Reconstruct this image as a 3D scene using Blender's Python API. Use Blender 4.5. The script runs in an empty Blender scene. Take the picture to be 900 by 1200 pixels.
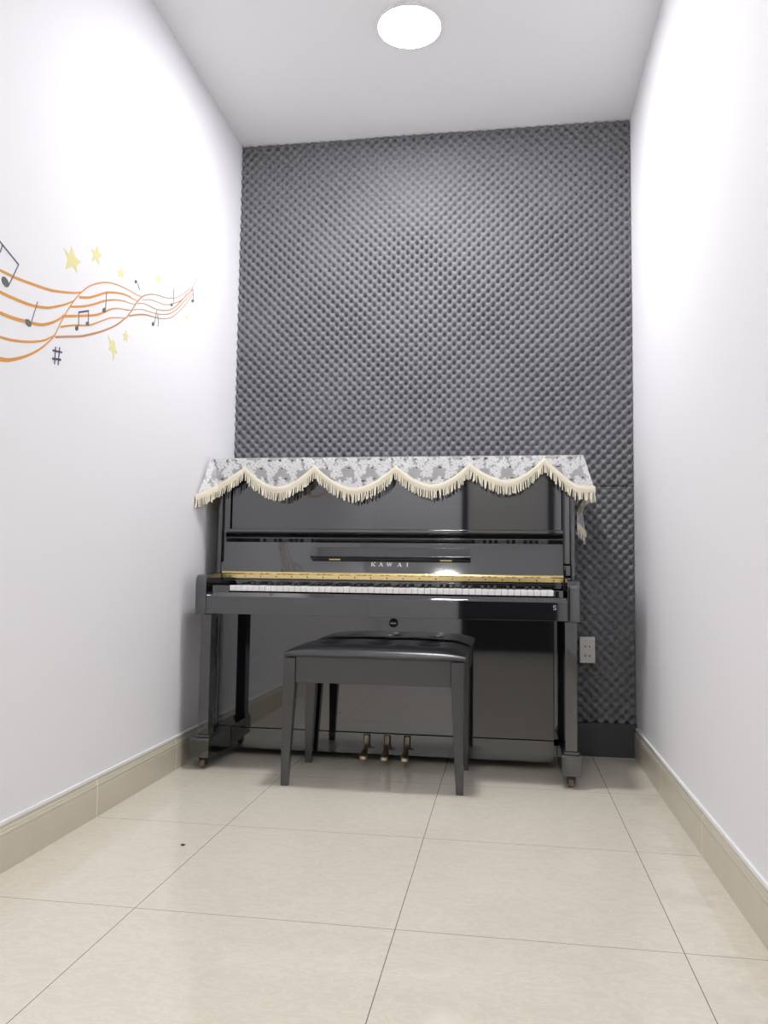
import bpy, bmesh, math, random
import numpy as np
from mathutils import Vector, Matrix
random.seed(7)
SC = bpy.context.scene
COL = SC.collection
PI = math.pi

# ------------------------------------------------------------------ materials
def new_mat(name):
    m = bpy.data.materials.new(name); m.use_nodes = True
    nt = m.node_tree
    b = nt.nodes['Principled BSDF']
    return m, nt, b

def simple(name, col, rough=0.5, metal=0.0, ior=1.5, bump=None):
    m, nt, b = new_mat(name)
    b.inputs['Base Color'].default_value = (*col, 1)
    b.inputs['Roughness'].default_value = rough
    b.inputs['Metallic'].default_value = metal
    b.inputs['IOR'].default_value = ior
    if bump:
        scale, strength, dist = bump
        tc = nt.nodes.new('ShaderNodeTexCoord')
        nz = nt.nodes.new('ShaderNodeTexNoise'); nz.inputs['Scale'].default_value = scale
        nz.inputs['Detail'].default_value = 4
        nt.links.new(tc.outputs['Object'], nz.inputs['Vector'])
        bp = nt.nodes.new('ShaderNodeBump'); bp.inputs['Strength'].default_value = strength
        bp.inputs['Distance'].default_value = dist
        nt.links.new(nz.outputs['Fac'], bp.inputs['Height'])
        nt.links.new(bp.outputs['Normal'], b.inputs['Normal'])
    return m

def math_node(nt, op, a, bval=None, clamp=False):
    n = nt.nodes.new('ShaderNodeMath'); n.operation = op; n.use_clamp = clamp
    for i, v in enumerate((a, bval)):
        if v is None: continue
        if isinstance(v, (int, float)): n.inputs[i].default_value = v
        else: nt.links.new(v, n.inputs[i])
    return n.outputs[0]

def mix_col(nt, fac, a, b):
    n = nt.nodes.new('ShaderNodeMix'); n.data_type = 'RGBA'
    for sock, v in ((n.inputs[0], fac), (n.inputs[6], a), (n.inputs[7], b)):
        if isinstance(v, (int, float)): sock.default_value = v
        elif isinstance(v, tuple): sock.default_value = (*v, 1)
        else: nt.links.new(v, sock)
    return n.outputs[2]

def wall_material(name, col, stain):
    m, nt, b = new_mat(name)
    tc = nt.nodes.new('ShaderNodeTexCoord')
    n1 = nt.nodes.new('ShaderNodeTexNoise'); n1.inputs['Scale'].default_value = 5.0; n1.inputs['Detail'].default_value = 6
    nt.links.new(tc.outputs['Object'], n1.inputs['Vector'])
    r = nt.nodes.new('ShaderNodeValToRGB')
    r.color_ramp.elements[0].position = 0.66; r.color_ramp.elements[0].color = (0, 0, 0, 1)
    r.color_ramp.elements[1].position = 0.80; r.color_ramp.elements[1].color = (1, 1, 1, 1)
    nt.links.new(n1.outputs['Fac'], r.inputs['Fac'])
    f = math_node(nt, 'MULTIPLY', r.outputs['Color'], stain)
    nt.links.new(mix_col(nt, f, col, tuple(c * 0.72 for c in col)), b.inputs['Base Color'])
    b.inputs['Roughness'].default_value = 0.75
    n2 = nt.nodes.new('ShaderNodeTexNoise'); n2.inputs['Scale'].default_value = 90
    nt.links.new(tc.outputs['Object'], n2.inputs['Vector'])
    bp = nt.nodes.new('ShaderNodeBump'); bp.inputs['Strength'].default_value = 0.06; bp.inputs['Distance'].default_value = 0.002
    nt.links.new(n2.outputs['Fac'], bp.inputs['Height']); nt.links.new(bp.outputs['Normal'], b.inputs['Normal'])
    return m

def floor_material():
    m, nt, b = new_mat('polished_tile')
    tc = nt.nodes.new('ShaderNodeTexCoord')
    sp = nt.nodes.new('ShaderNodeSeparateXYZ'); nt.links.new(tc.outputs['Object'], sp.inputs[0])
    def line(sock, off, w):
        a = math_node(nt, 'ADD', sock, off)
        a = math_node(nt, 'MODULO', a, 0.6)
        a = math_node(nt, 'SUBTRACT', a, 0.3)
        a = math_node(nt, 'ABSOLUTE', a)
        return math_node(nt, 'LESS_THAN', a, w)
    gx = line(sp.outputs[0], 6.3, 0.0009)
    gy = line(sp.outputs[1], 6.3 - TILE_Y, 0.0008)
    g = math_node(nt, 'MAXIMUM', gx, gy)
    # wispy cream veins
    mp = nt.nodes.new('ShaderNodeMapping'); mp.inputs['Scale'].default_value = (1.0, 2.2, 1)
    nt.links.new(tc.outputs['Object'], mp.inputs['Vector'])
    nz = nt.nodes.new('ShaderNodeTexNoise'); nz.inputs['Scale'].default_value = 11; nz.inputs['Detail'].default_value = 8
    nz.inputs['Roughness'].default_value = 0.7; nz.inputs['Distortion'].default_value = 1.6
    nt.links.new(mp.outputs[0], nz.inputs['Vector'])
    r = nt.nodes.new('ShaderNodeValToRGB')
    e = r.color_ramp.elements
    e[0].position = 0.46; e[0].color = (0, 0, 0, 1); e[1].position = 0.56; e[1].color = (0, 0, 0, 1)
    k = e.new(0.51); k.color = (1, 1, 1, 1)
    nt.links.new(nz.outputs['Fac'], r.inputs['Fac'])
    base = mix_col(nt, math_node(nt, 'MULTIPLY', r.outputs['Color'], 0.55), FLOOR_COL, tuple(min(1, c * 1.16) for c in FLOOR_COL))
    # wear stains near the right wall
    n3 = nt.nodes.new('ShaderNodeTexNoise'); n3.inputs['Scale'].default_value = 9; n3.inputs['Detail'].default_value = 7
    nt.links.new(tc.outputs['Object'], n3.inputs['Vector'])
    r3 = nt.nodes.new('ShaderNodeValToRGB'); r3.color_ramp.elements[0].position = 0.5; r3.color_ramp.elements[1].position = 0.68
    nt.links.new(n3.outputs['Fac'], r3.inputs['Fac'])
    near = math_node(nt, 'MULTIPLY', math_node(nt, 'SUBTRACT', sp.outputs[0], 0.55), 6.0, True)
    st = math_node(nt, 'MULTIPLY', math_node(nt, 'MULTIPLY', r3.outputs['Color'], near), 0.3)
    base = mix_col(nt, st, base, tuple(c * 0.6 for c in FLOOR_COL))
    nt.links.new(mix_col(nt, g, base, (0.16, 0.13, 0.10)), b.inputs['Base Color'])
    b.inputs['Roughness'].default_value = 0.07
    b.inputs['IOR'].default_value = 1.5
    return m

def baseboard_material():
    m, nt, b = new_mat('baseboard_tile')
    tc = nt.nodes.new('ShaderNodeTexCoord')
    sp = nt.nodes.new('ShaderNodeSeparateXYZ'); nt.links.new(tc.outputs['Object'], sp.inputs[0])
    a = math_node(nt, 'ADD', sp.outputs[1], 6.3 - TILE_Y)
    a = math_node(nt, 'MODULO', a, 0.6); a = math_node(nt, 'SUBTRACT', a, 0.3); a = math_node(nt, 'ABSOLUTE', a)
    g = math_node(nt, 'LESS_THAN', a, 0.0022)
    nz = nt.nodes.new('ShaderNodeTexNoise'); nz.inputs['Scale'].default_value = 14; nz.inputs['Detail'].default_value = 6
    nt.links.new(tc.outputs['Object'], nz.inputs['Vector'])
    base = mix_col(nt, math_node(nt, 'MULTIPLY', nz.outputs['Fac'], 0.5), BASEB_COL, tuple(min(1, c * 1.2) for c in BASEB_COL))
    nt.links.new(mix_col(nt, g, base, (0.85, 0.84, 0.8)), b.inputs['Base Color'])
    b.inputs['Roughness'].default_value = 0.18
    return m

def lace_material():
    m = bpy.data.materials.new('lace'); m.use_nodes = True
    nt = m.node_tree; nt.nodes.clear()
    out = nt.nodes.new('ShaderNodeOutputMaterial')
    tr = nt.nodes.new('ShaderNodeBsdfTransparent')
    di = nt.nodes.new('ShaderNodeBsdfPrincipled')
    di.inputs['Base Color'].default_value = (0.87, 0.87, 0.88, 1); di.inputs['Roughness'].default_value = 0.8
    tl = nt.nodes.new('ShaderNodeBsdfTranslucent'); tl.inputs['Color'].default_value = (0.85, 0.85, 0.86, 1)
    mx0 = nt.nodes.new('ShaderNodeMixShader'); mx0.inputs[0].default_value = 0.25
    nt.links.new(di.outputs[0], mx0.inputs[1]); nt.links.new(tl.outputs[0], mx0.inputs[2])
    at = nt.nodes.new('ShaderNodeAttribute'); at.attribute_name = 'weave'
    mx = nt.nodes.new('ShaderNodeMixShader')
    nt.links.new(at.outputs['Fac'], mx.inputs[0])
    nt.links.new(tr.outputs[0], mx.inputs[1]); nt.links.new(mx0.outputs[0], mx.inputs[2])
    nt.links.new(mx.outputs[0], out.inputs['Surface'])
    return m

def emission(name, col, strength):
    m = bpy.data.materials.new(name); m.use_nodes = True
    nt = m.node_tree; nt.nodes.clear()
    out = nt.nodes.new('ShaderNodeOutputMaterial'); e = nt.nodes.new('ShaderNodeEmission')
    e.inputs['Color'].default_value = (*col, 1); e.inputs['Strength'].default_value = strength
    nt.links.new(e.outputs[0], out.inputs['Surface'])
    return m

# ------------------------------------------------------------------ room numbers (metres)
XL, XR = -1.034, 0.786
YB, YF = 3.59, -1.40
ZC = 2.822
TILE_Y = 2.3634
FLOOR_COL = (0.72, 0.675, 0.57)
BASEB_COL = (0.62, 0.575, 0.465)
LAMP = 212.0

M = dict(
    wall=wall_material('white_paint', (0.875, 0.875, 0.90), 0.06),
    ceil=simple('ceiling_paint', (0.88, 0.88, 0.89), 0.8),
    floor=floor_material(),
    base=baseboard_material(),
    caulk=simple('white_caulk', (0.88, 0.88, 0.88), 0.6),
    backbase=simple('grey_baseboard_paint', (0.050, 0.052, 0.060), 0.45),
    foam=simple('grey_foam', (0.190, 0.192, 0.205), 0.95, bump=(500, 0.25, 0.001)),
    black=simple('black_lacquer', (0.007, 0.008, 0.011), 0.04, ior=2.15),
    satin=simple('black_satin_wood', (0.030, 0.030, 0.032), 0.22, ior=1.8),
    vinyl=simple('black_vinyl', (0.018, 0.018, 0.021), 0.25, ior=1.7, bump=(260, 0.12, 0.001)),
    ivory=simple('white_key_plastic', (0.88, 0.88, 0.87), 0.2),
    ebony=simple('black_key_plastic', (0.012, 0.012, 0.012), 0.25),
    felt=simple('dark_felt', (0.02, 0.02, 0.022), 0.9),
    brass=simple('brass', (0.86, 0.68, 0.32), 0.22, 1.0),
    brassdull=simple('worn_brass', (0.62, 0.50, 0.34), 0.30, 1.0),
    screw=simple('dark_screw', (0.10, 0.07, 0.04), 0.4, 0.8),
    letter=simple('pale_inlay', (0.80, 0.78, 0.72), 0.35, 0.2),
    wheel=simple('brown_wheel', (0.16, 0.11, 0.085), 0.35),
    darkmetal=simple('dark_metal', (0.03, 0.028, 0.027), 0.35, 0.6),
    plastic=simple('outlet_plastic', (0.83, 0.81, 0.77), 0.35),
    hole=simple('socket_hole', (0.01, 0.01, 0.01), 0.8),
    lace=lace_material(),
    cream=simple('cream_thread', (0.82, 0.76, 0.61), 0.8),
    orange=simple('orange_paint', (0.72, 0.33, 0.075), 0.7),
    umber=simple('brown_orange_paint', (0.55, 0.29, 0.13), 0.7),
    noteink=simple('grey_green_paint', (0.13, 0.145, 0.14), 0.7),
    ink=simple('indigo_paint', (0.075, 0.075, 0.14), 0.7),
    star=simple('yellow_paint', (0.80, 0.76, 0.37), 0.75),
    lampglow=emission('lamp_diffuser', (1.0, 0.985, 1.0), LAMP),
    lampring=simple('lamp_ring_white', (0.85, 0.85, 0.85), 0.4),
    door=simple('dark_door_wood', (0.018, 0.016, 0.018), 0.4),
    doorglass=simple('dim_frosted_glass', (0.62, 0.59, 0.57), 0.3),
    steel=simple('steel', (0.6, 0.6, 0.6), 0.25, 1.0),
    crumb=simple('crumb_brown', (0.05, 0.035, 0.03), 0.8),
)

# ------------------------------------------------------------------ mesh helpers
def add_box(bm, x0, x1, y0, y1, z0, z1, bev=0.0, seg=2):
    vs = [bm.verts.new(p) for p in ((x0,y0,z0),(x1,y0,z0),(x1,y1,z0),(x0,y1,z0),(x0,y0,z1),(x1,y0,z1),(x1,y1,z1),(x0,y1,z1))]
    fs = [bm.faces.new([vs[i] for i in f]) for f in ((0,3,2,1),(4,5,6,7),(0,1,5,4),(1,2,6,5),(2,3,7,6),(3,0,4,7))]
    if bev > 0:
        es = list({e for f in fs for e in f.edges})
        bmesh.ops.bevel(bm, geom=es, offset=bev, segments=seg, profile=0.5, affect='EDGES')

def add_prism(bm, prof, x0, x1, bev=0.0, seg=2):
    """profile of (y, z) points swept along x"""
    a = [bm.verts.new((x0, y, z)) for y, z in prof]; b = [bm.verts.new((x1, y, z)) for y, z in prof]
    n = len(prof); fs = [bm.faces.new(a), bm.faces.new(b[::-1])]
    for i in range(n):
        fs.append(bm.faces.new((a[i], b[i], b[(i+1) % n], a[(i+1) % n])))
    bmesh.ops.recalc_face_normals(bm, faces=fs)
    if bev > 0:
        es = list({e for f in fs for e in f.edges})
        bmesh.ops.bevel(bm, geom=es, offset=bev, segments=seg, profile=0.5, affect='EDGES')

def add_hex(bm, bot, top, bev=0.0, seg=2):
    """box between two quads (each four points, same winding)"""
    a = [bm.verts.new(p) for p in bot]; b = [bm.verts.new(p) for p in top]
    fs = [bm.faces.new(a[::-1]), bm.faces.new(b)]
    for i in range(4):
        fs.append(bm.faces.new((a[i], a[(i+1) % 4], b[(i+1) % 4], b[i])))
    bmesh.ops.recalc_face_normals(bm, faces=fs)
    if bev > 0:
        es = list({e for f in fs for e in f.edges})
        bmesh.ops.bevel(bm, geom=es, offset=bev, segments=seg, profile=0.5, affect='EDGES')

def add_lathe(bm, prof, centre, axis='z', seg=32):
    """profile of (radius, height) points turned about an axis through centre"""
    rings = []
    for r, h in prof:
        ring = []
        for i in range(seg):
            t = 2 * PI * i / seg; u, v = r * math.cos(t), r * math.sin(t)
            p = {'z': (u, v, h), 'y': (u, h, v), 'x': (h, u, v)}[axis]
            ring.append(bm.verts.new((centre[0]+p[0], centre[1]+p[1], centre[2]+p[2])))
        rings.append(ring)
    fs = []
    for k in range(len(rings)-1):
        for i in range(seg):
            fs.append(bm.faces.new((rings[k][i], rings[k][(i+1) % seg], rings[k+1][(i+1) % seg], rings[k+1][i])))
    fs.append(bm.faces.new(rings[0][::-1])); fs.append(bm.faces.new(rings[-1]))
    bmesh.ops.recalc_face_normals(bm, faces=fs)

def obj(name, bm, mats, parent=None, smooth=None):
    me = bpy.data.meshes.new(name)
    bm.normal_update(); bm.to_mesh(me); bm.free()
    for m in (mats if isinstance(mats, (list, tuple)) else [mats]): me.materials.append(m)
    if smooth is not None:
        me.shade_smooth()
        if smooth < 180: me.set_sharp_from_angle(angle=math.radians(max(smooth, 50)))
    o = bpy.data.objects.new(name, me); COL.objects.link(o)
    if smooth is not None and smooth <= 40:          # keeps the flat faces truly flat beside their bevels
        wn = o.modifiers.new('WeightedNormal', 'WEIGHTED_NORMAL'); wn.weight = 100; wn.keep_sharp = True
    if parent is not None:
        o.parent = parent
        q = parent; off = Vector((0, 0, 0))
        while q is not None:
            off += q.location; q = q.parent
        me.transform(Matrix.Translation(-off))      # geometry was written in room coordinates
    return o

def base_at(o, p):
    """put the origin of a one-mesh thing at its base"""
    o.data.transform(Matrix.Translation(-Vector(p))); o.location = p

def box(name, mats, parent, x0, x1, y0, y1, z0, z1, bev=0.0015, seg=2):
    bm = bmesh.new(); add_box(bm, x0, x1, y0, y1, z0, z1, bev, seg)
    return obj(name, bm, mats, parent, 40)

def thing(name, label, cat, loc, group=None):
    o = bpy.data.objects.new(name, None); COL.objects.link(o)
    o.empty_display_size = 0.1; o.location = loc
    o['label'] = label; o['category'] = cat
    if group: o['group'] = group
    return o

def tag(o, label, cat, group=None):
    o['label'] = label; o['category'] = cat
    if group: o['group'] = group
    return o

def struct(o, label=None):
    o['kind'] = 'structure'
    return o

# ------------------------------------------------------------------ the room
T = 0.12
struct(box('floor', M['floor'], None, XL-T, XR+T, YF-T, YB+T, -T, 0, 0))
struct(box('ceiling', M['ceil'], None, XL-T, XR+T, YF-T, YB+T, ZC, ZC+T, 0))
struct(box('wall_left', M['wall'], None, XL-T, XL, YF-T, YB+T, 0, ZC, 0))
struct(box('wall_right', M['wall'], None, XR, XR+T, YF-T, YB+T, 0, ZC, 0))
struct(box('wall_back', M['wall'], None, XL, XR, YB, YB+T, 0, ZC, 0))
# front wall (behind the camera) with a door opening
DX0, DX1, DZ = -0.20, 0.70, 2.08
bm = bmesh.new()
add_box(bm, XL, DX0, YF-T, YF, 0, ZC); add_box(bm, DX1, XR, YF-T, YF, 0, ZC); add_box(bm, DX0, DX1, YF-T, YF, DZ, ZC)
struct(obj('wall_front', bm, M['wall']))

def side_baseboard(name, sx, x_wall, y0, y1):
    prof = [(0, 0), (0.012, 0), (0.012, 0.088), (0.0105, 0.0905), (0.012, 0.093), (0.012, 0.099), (0.0095, 0.102), (0.0095, 0.106), (0.007, 0.109), (0.006, 0.118), (0, 0.118)]
    bm = bmesh.new()
    a = [bm.verts.new((x_wall + sx*d, y0, z)) for d, z in prof]; b = [bm.verts.new((x_wall + sx*d, y1, z)) for d, z in prof]
    n = len(prof); fs = [bm.faces.new(a), bm.faces.new(b)]
    for i in range(n): fs.append(bm.faces.new((a[i], b[i], b[(i+1) % n], a[(i+1) % n])))
    bmesh.ops.recalc_face_normals(bm, faces=fs)
    k = len(bm.faces)
    lo, hi = sorted((x_wall, x_wall + sx*0.0075))
    add_box(bm, lo, hi, y0, y1, 0.118, 0.1265)       # white caulk line along the top
    bm.faces.ensure_lookup_table()
    for f in bm.faces[k:]: f.material_index = 1
    return struct(obj(name, bm, [M['base'], M['caulk']]))
side_baseboard('baseboard_left', 1, XL, YF, YB-0.05)
side_baseboard('baseboard_right', -1, XR, YF, YB-0.05)
BBY = 3.532
bm = bmesh.new(); add_box(bm, XL, XR, BBY, YB, 0, 0.139, 0.003)
struct(obj('baseboard_back', bm, M['backbase'], None, 40))

# door behind the camera: seen only as a reflection in the lacquer
d = box('door_1', M['door'], None, DX0+0.035, DX1-0.035, YF-0.075, YF-0.035, 0.006, DZ-0.035, 0.002)
struct(d)
bm = bmesh.new()
add_box(bm, DX0, DX0+0.033, YF-T, YF+0.01, 0, DZ); add_box(bm, DX1-0.033, DX1, YF-T, YF+0.01, 0, DZ); add_box(bm, DX0+0.033, DX1-0.033, YF-T, YF+0.01, DZ-0.033, DZ)
obj('door_frame', bm, M['door'], d)
box('glass_pane', M['doorglass'], d, DX0+0.06, DX1-0.06, YF-0.034, YF-0.028, 0.85, DZ-0.08, 0.001)
bm = bmesh.new(); add_lathe(bm, [(0.025, 0), (0.025, 0.008), (0.009, 0.01), (0.009, 0.05)], (DX0+0.085, YF-0.0275, 1.0), 'y', 20)
add_box(bm, DX0+0.075, DX0+0.20, YF+0.008, YF+0.022, 0.99, 1.01, 0.004)
obj('door_handle', bm, M['steel'], d, 40)

# ------------------------------------------------------------------ acoustic foam (real egg-crate relief)
def foam(name, z0, z1, label, seed):
    P = 0.0440
    step = P / 8
    nx = int((XR - XL - 0.004) / step) + 1; nz = int((z1 - z0) / step) + 1
    xs = np.linspace(XL + 0.002, XR - 0.002, nx); zs = np.linspace(z0, z1, nz)
    X, Z = np.meshgrid(xs, zs)
    c = np.cos(2*PI*(X-XL)/P + 0.4*np.sin(Z*1.7)*0.3) * np.cos(2*PI*(Z-0.14)/P)
    rs = np.random.RandomState(seed)
    def lowf(k):                                     # slow unevenness of the glued sheet
        ph = rs.rand(4)*6.28
        return np.sin(X*k+ph[0])*np.sin(Z*k*1.1+ph[1]) + 0.5*np.sin(X*k*2.3+ph[2])*np.sin(Z*k*1.9+ph[3])
    h = 1 - 2*((1-c)/2)**1.9                         # broad bumps round narrower pits
    Y = 3.561 - 0.0135*h*(1+0.12*lowf(9)) - 0.0015*lowf(4)
    n = nx*nz
    co = np.empty((n + 2*(nx+nz), 3))
    co[:n, 0] = X.ravel(); co[:n, 1] = Y.ravel(); co[:n, 2] = Z.ravel()
    idx = np.arange(n).reshape(nz, nx)
    f = np.stack([idx[:-1, :-1], idx[:-1, 1:], idx[1:, 1:], idx[1:, :-1]], -1).reshape(-1, 4)
    # rim going back to the wall, so the sheet has its thickness
    loops = [idx[0, :], idx[-1, ::-1], idx[::-1, 0], idx[:, -1]]
    faces = [f]; o = n
    for lp in loops:
        k = len(lp); co[o:o+k] = co[lp]; co[o:o+k, 1] = YB - 0.001
        bk = np.arange(o, o+k)
        faces.append(np.stack([lp[1:], lp[:-1], bk[:-1], bk[1:]], -1)); o += k
    F = np.concatenate(faces)
    me = bpy.data.meshes.new(name)
    me.vertices.add(len(co)); me.vertices.foreach_set('co', co.ravel())
    me.loops.add(F.size); me.loops.foreach_set('vertex_index', F.ravel().astype(np.int32))
    me.polygons.add(len(F)); me.polygons.foreach_set('loop_start', np.arange(0, F.size, 4, dtype=np.int32))
    me.update(); me.validate()
    me.shade_smooth(); me.set_sharp_from_angle(angle=math.radians(75))
    me.materials.append(M['foam'])
    ob = bpy.data.objects.new(name, me); COL.objects.link(ob)
    base_at(ob, ((XL+XR)/2, YB, z0))
    return tag(ob, label, 'acoustic foam')
foam('acoustic_foam_panel', 1.1625, ZC-0.004, 'tall grey egg-crate acoustic foam sheet above the seam, reaching up to the ceiling', 3)
foam('acoustic_foam_panel', 0.1395, 1.1585, 'lower grey egg-crate acoustic foam sheet below the seam, behind piano and socket', 5)

# ------------------------------------------------------------------ ceiling lights
def ceiling_light(x, y, label):
    t = thing('ceiling_light', label, 'light', (x, y, ZC), 'round ceiling lights')
    bm = bmesh.new(); add_lathe(bm, [(0.1170, 0), (0.1180, -0.0150), (0.1175, -0.0160), (0.1168, -0.0160), (0.1165, -0.002)], (x, y, ZC), 'z', 48)
    obj('rim', bm, M['lampring'], t, 40)
    bm = bmesh.new(); add_lathe(bm, [(0.1162, -0.003), (0.1162, -0.0158), (0.112, -0.0168), (0.10, -0.0172)], (x, y, ZC), 'z', 48)
    obj('diffuser', bm, M['lampglow'], t, 40)
ceiling_light(-0.125, 2.80, 'glowing round white ceiling light above the piano bench')
ceiling_light(-0.31, -0.55, 'glowing round white ceiling light near the door end of the room')
STAFF = [([(0.885,1.608),(1.185,1.538),(1.435,1.51),(1.635,1.514),(1.735,1.519),(1.785,1.523),(1.851,1.528),(1.916,1.537),(2.003,1.551),(2.064,1.567),(2.129,1.587),(2.165,1.602)],[0.0045,0.0056,0.0065,0.0072,0.0073,0.0072,0.0073,0.0073,0.0074,0.0066,0.0055,0.0042],'orange'),([(0.902,1.353),(1.202,1.283),(1.452,1.26),(1.652,1.272),(1.752,1.287),(1.802,1.298),(1.842,1.307),(1.904,1.333),(1.958,1.364),(2.003,1.398),(2.037,1.431),(2.065,1.476),(2.094,1.518),(2.13,1.564),(2.166,1.601),(2.209,1.636),(2.251,1.66),(2.309,1.686),(2.371,1.703),(2.444,1.714),(2.522,1.721),(2.565,1.729)],[0.0076,0.0094,0.0111,0.013,0.0131,0.0115,0.0093,0.007,0.0058,0.0047,0.0042,0.0039,0.0036,0.0036,0.0037,0.0041,0.0043,0.0041,0.0037,0.0031,0.0028,0.0025],'orange'),([(0.889,1.556),(1.189,1.486),(1.439,1.458),(1.639,1.461),(1.739,1.465),(1.789,1.468),(1.84,1.471),(1.92,1.479),(1.989,1.495),(2.036,1.514),(2.086,1.538),(2.127,1.562)],[0.0058,0.0071,0.0083,0.0091,0.0088,0.0082,0.0078,0.0076,0.0074,0.0064,0.0052,0.0039],'orange'),([(0.893,1.499),(1.193,1.429),(1.443,1.402),(1.643,1.406),(1.743,1.411),(1.793,1.415),(1.844,1.419),(1.897,1.427),(1.964,1.439),(2.01,1.457),(2.052,1.481),(2.082,1.505)],[0.0057,0.0071,0.0083,0.0092,0.0092,0.0091,0.0089,0.0087,0.0085,0.0076,0.0064,0.0051],'orange'),([(0.898,1.426),(1.198,1.356),(1.448,1.33),(1.648,1.338),(1.748,1.347),(1.798,1.354),(1.848,1.361),(1.917,1.377),(1.979,1.398),(2.013,1.416),(2.037,1.431)],[0.0044,0.0055,0.0064,0.007,0.0069,0.0066,0.0063,0.0061,0.0054,0.0042,0.003],'orange'),([(2.157,1.584),(2.211,1.602),(2.26,1.626),(2.312,1.653),(2.366,1.673),(2.424,1.689),(2.476,1.697),(2.482,1.696),(2.516,1.7),(2.538,1.706)],[0.0074,0.0071,0.0068,0.0066,0.0063,0.0056,0.0044,0.0027,0.0023,0.0021],'orange'),([(2.113,1.54),(2.183,1.565),(2.243,1.592),(2.307,1.625),(2.375,1.652),(2.44,1.67),(2.443,1.67),(2.476,1.675),(2.511,1.683)],[0.0062,0.0062,0.0061,0.0057,0.0046,0.0034,0.0027,0.0023,0.0021],'orange'),([(2.084,1.502),(2.155,1.526),(2.246,1.558),(2.291,1.579),(2.35,1.612),(2.399,1.631),(2.465,1.647),(2.445,1.642),(2.492,1.656)],[0.0071,0.007,0.0069,0.0065,0.005,0.0033,0.0027,0.0022,0.0021],'orange'),([(2.065,1.464),(2.129,1.489),(2.217,1.517),(2.28,1.548),(2.345,1.581),(2.394,1.598),(2.445,1.614)],[0.005,0.0052,0.005,0.0044,0.0038,0.0031,0.0024],'orange'),([(2.041,1.427),(2.103,1.447),(2.178,1.471),(2.238,1.496),(2.302,1.525),(2.382,1.568),(2.445,1.612),(2.46,1.623),(2.492,1.657),(2.524,1.694),(2.565,1.729),(2.601,1.749),(2.638,1.764),(2.684,1.777),(2.741,1.789),(2.799,1.805),(2.85,1.826),(2.903,1.856),(2.957,1.894),(3.008,1.929),(3.049,1.978)],[0.006,0.0061,0.0063,0.0061,0.0058,0.0054,0.0048,0.0044,0.0045,0.0045,0.0042,0.0038,0.0033,0.0028,0.0025,0.0024,0.0024,0.0024,0.0024,0.0021,0.0018],'umber'),([(2.566,1.718),(2.624,1.739),(2.686,1.752),(2.735,1.76),(2.792,1.779),(2.852,1.807),(2.896,1.832),(2.958,1.879),(2.999,1.915)],[0.0018,0.0019,0.0019,0.0021,0.0023,0.0029,0.0035,0.0028,0.0021],'umber'),([(2.531,1.692),(2.567,1.706),(2.611,1.714),(2.665,1.72),(2.712,1.73),(2.786,1.755),(2.836,1.783),(2.887,1.821),(2.94,1.867),(3.004,1.915)],[0.0024,0.0025,0.0025,0.0028,0.0031,0.0035,0.0038,0.0039,0.003,0.0021],'umber'),([(2.492,1.657),(2.554,1.68),(2.598,1.69),(2.651,1.7),(2.714,1.715),(2.787,1.741),(2.854,1.78),(2.923,1.836),(2.977,1.884),(3.006,1.916)],[0.0024,0.0023,0.0022,0.0022,0.0025,0.0031,0.0034,0.0035,0.0029,0.0021],'umber'),([(2.473,1.63),(2.527,1.652),(2.584,1.671),(2.629,1.681),(2.675,1.69),(2.731,1.704),(2.805,1.732),(2.864,1.77),(2.934,1.824),(2.978,1.867),(3.015,1.903)],[0.0048,0.0052,0.0052,0.0041,0.0033,0.0026,0.0027,0.0028,0.0031,0.0028,0.0022],'umber')]
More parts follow.
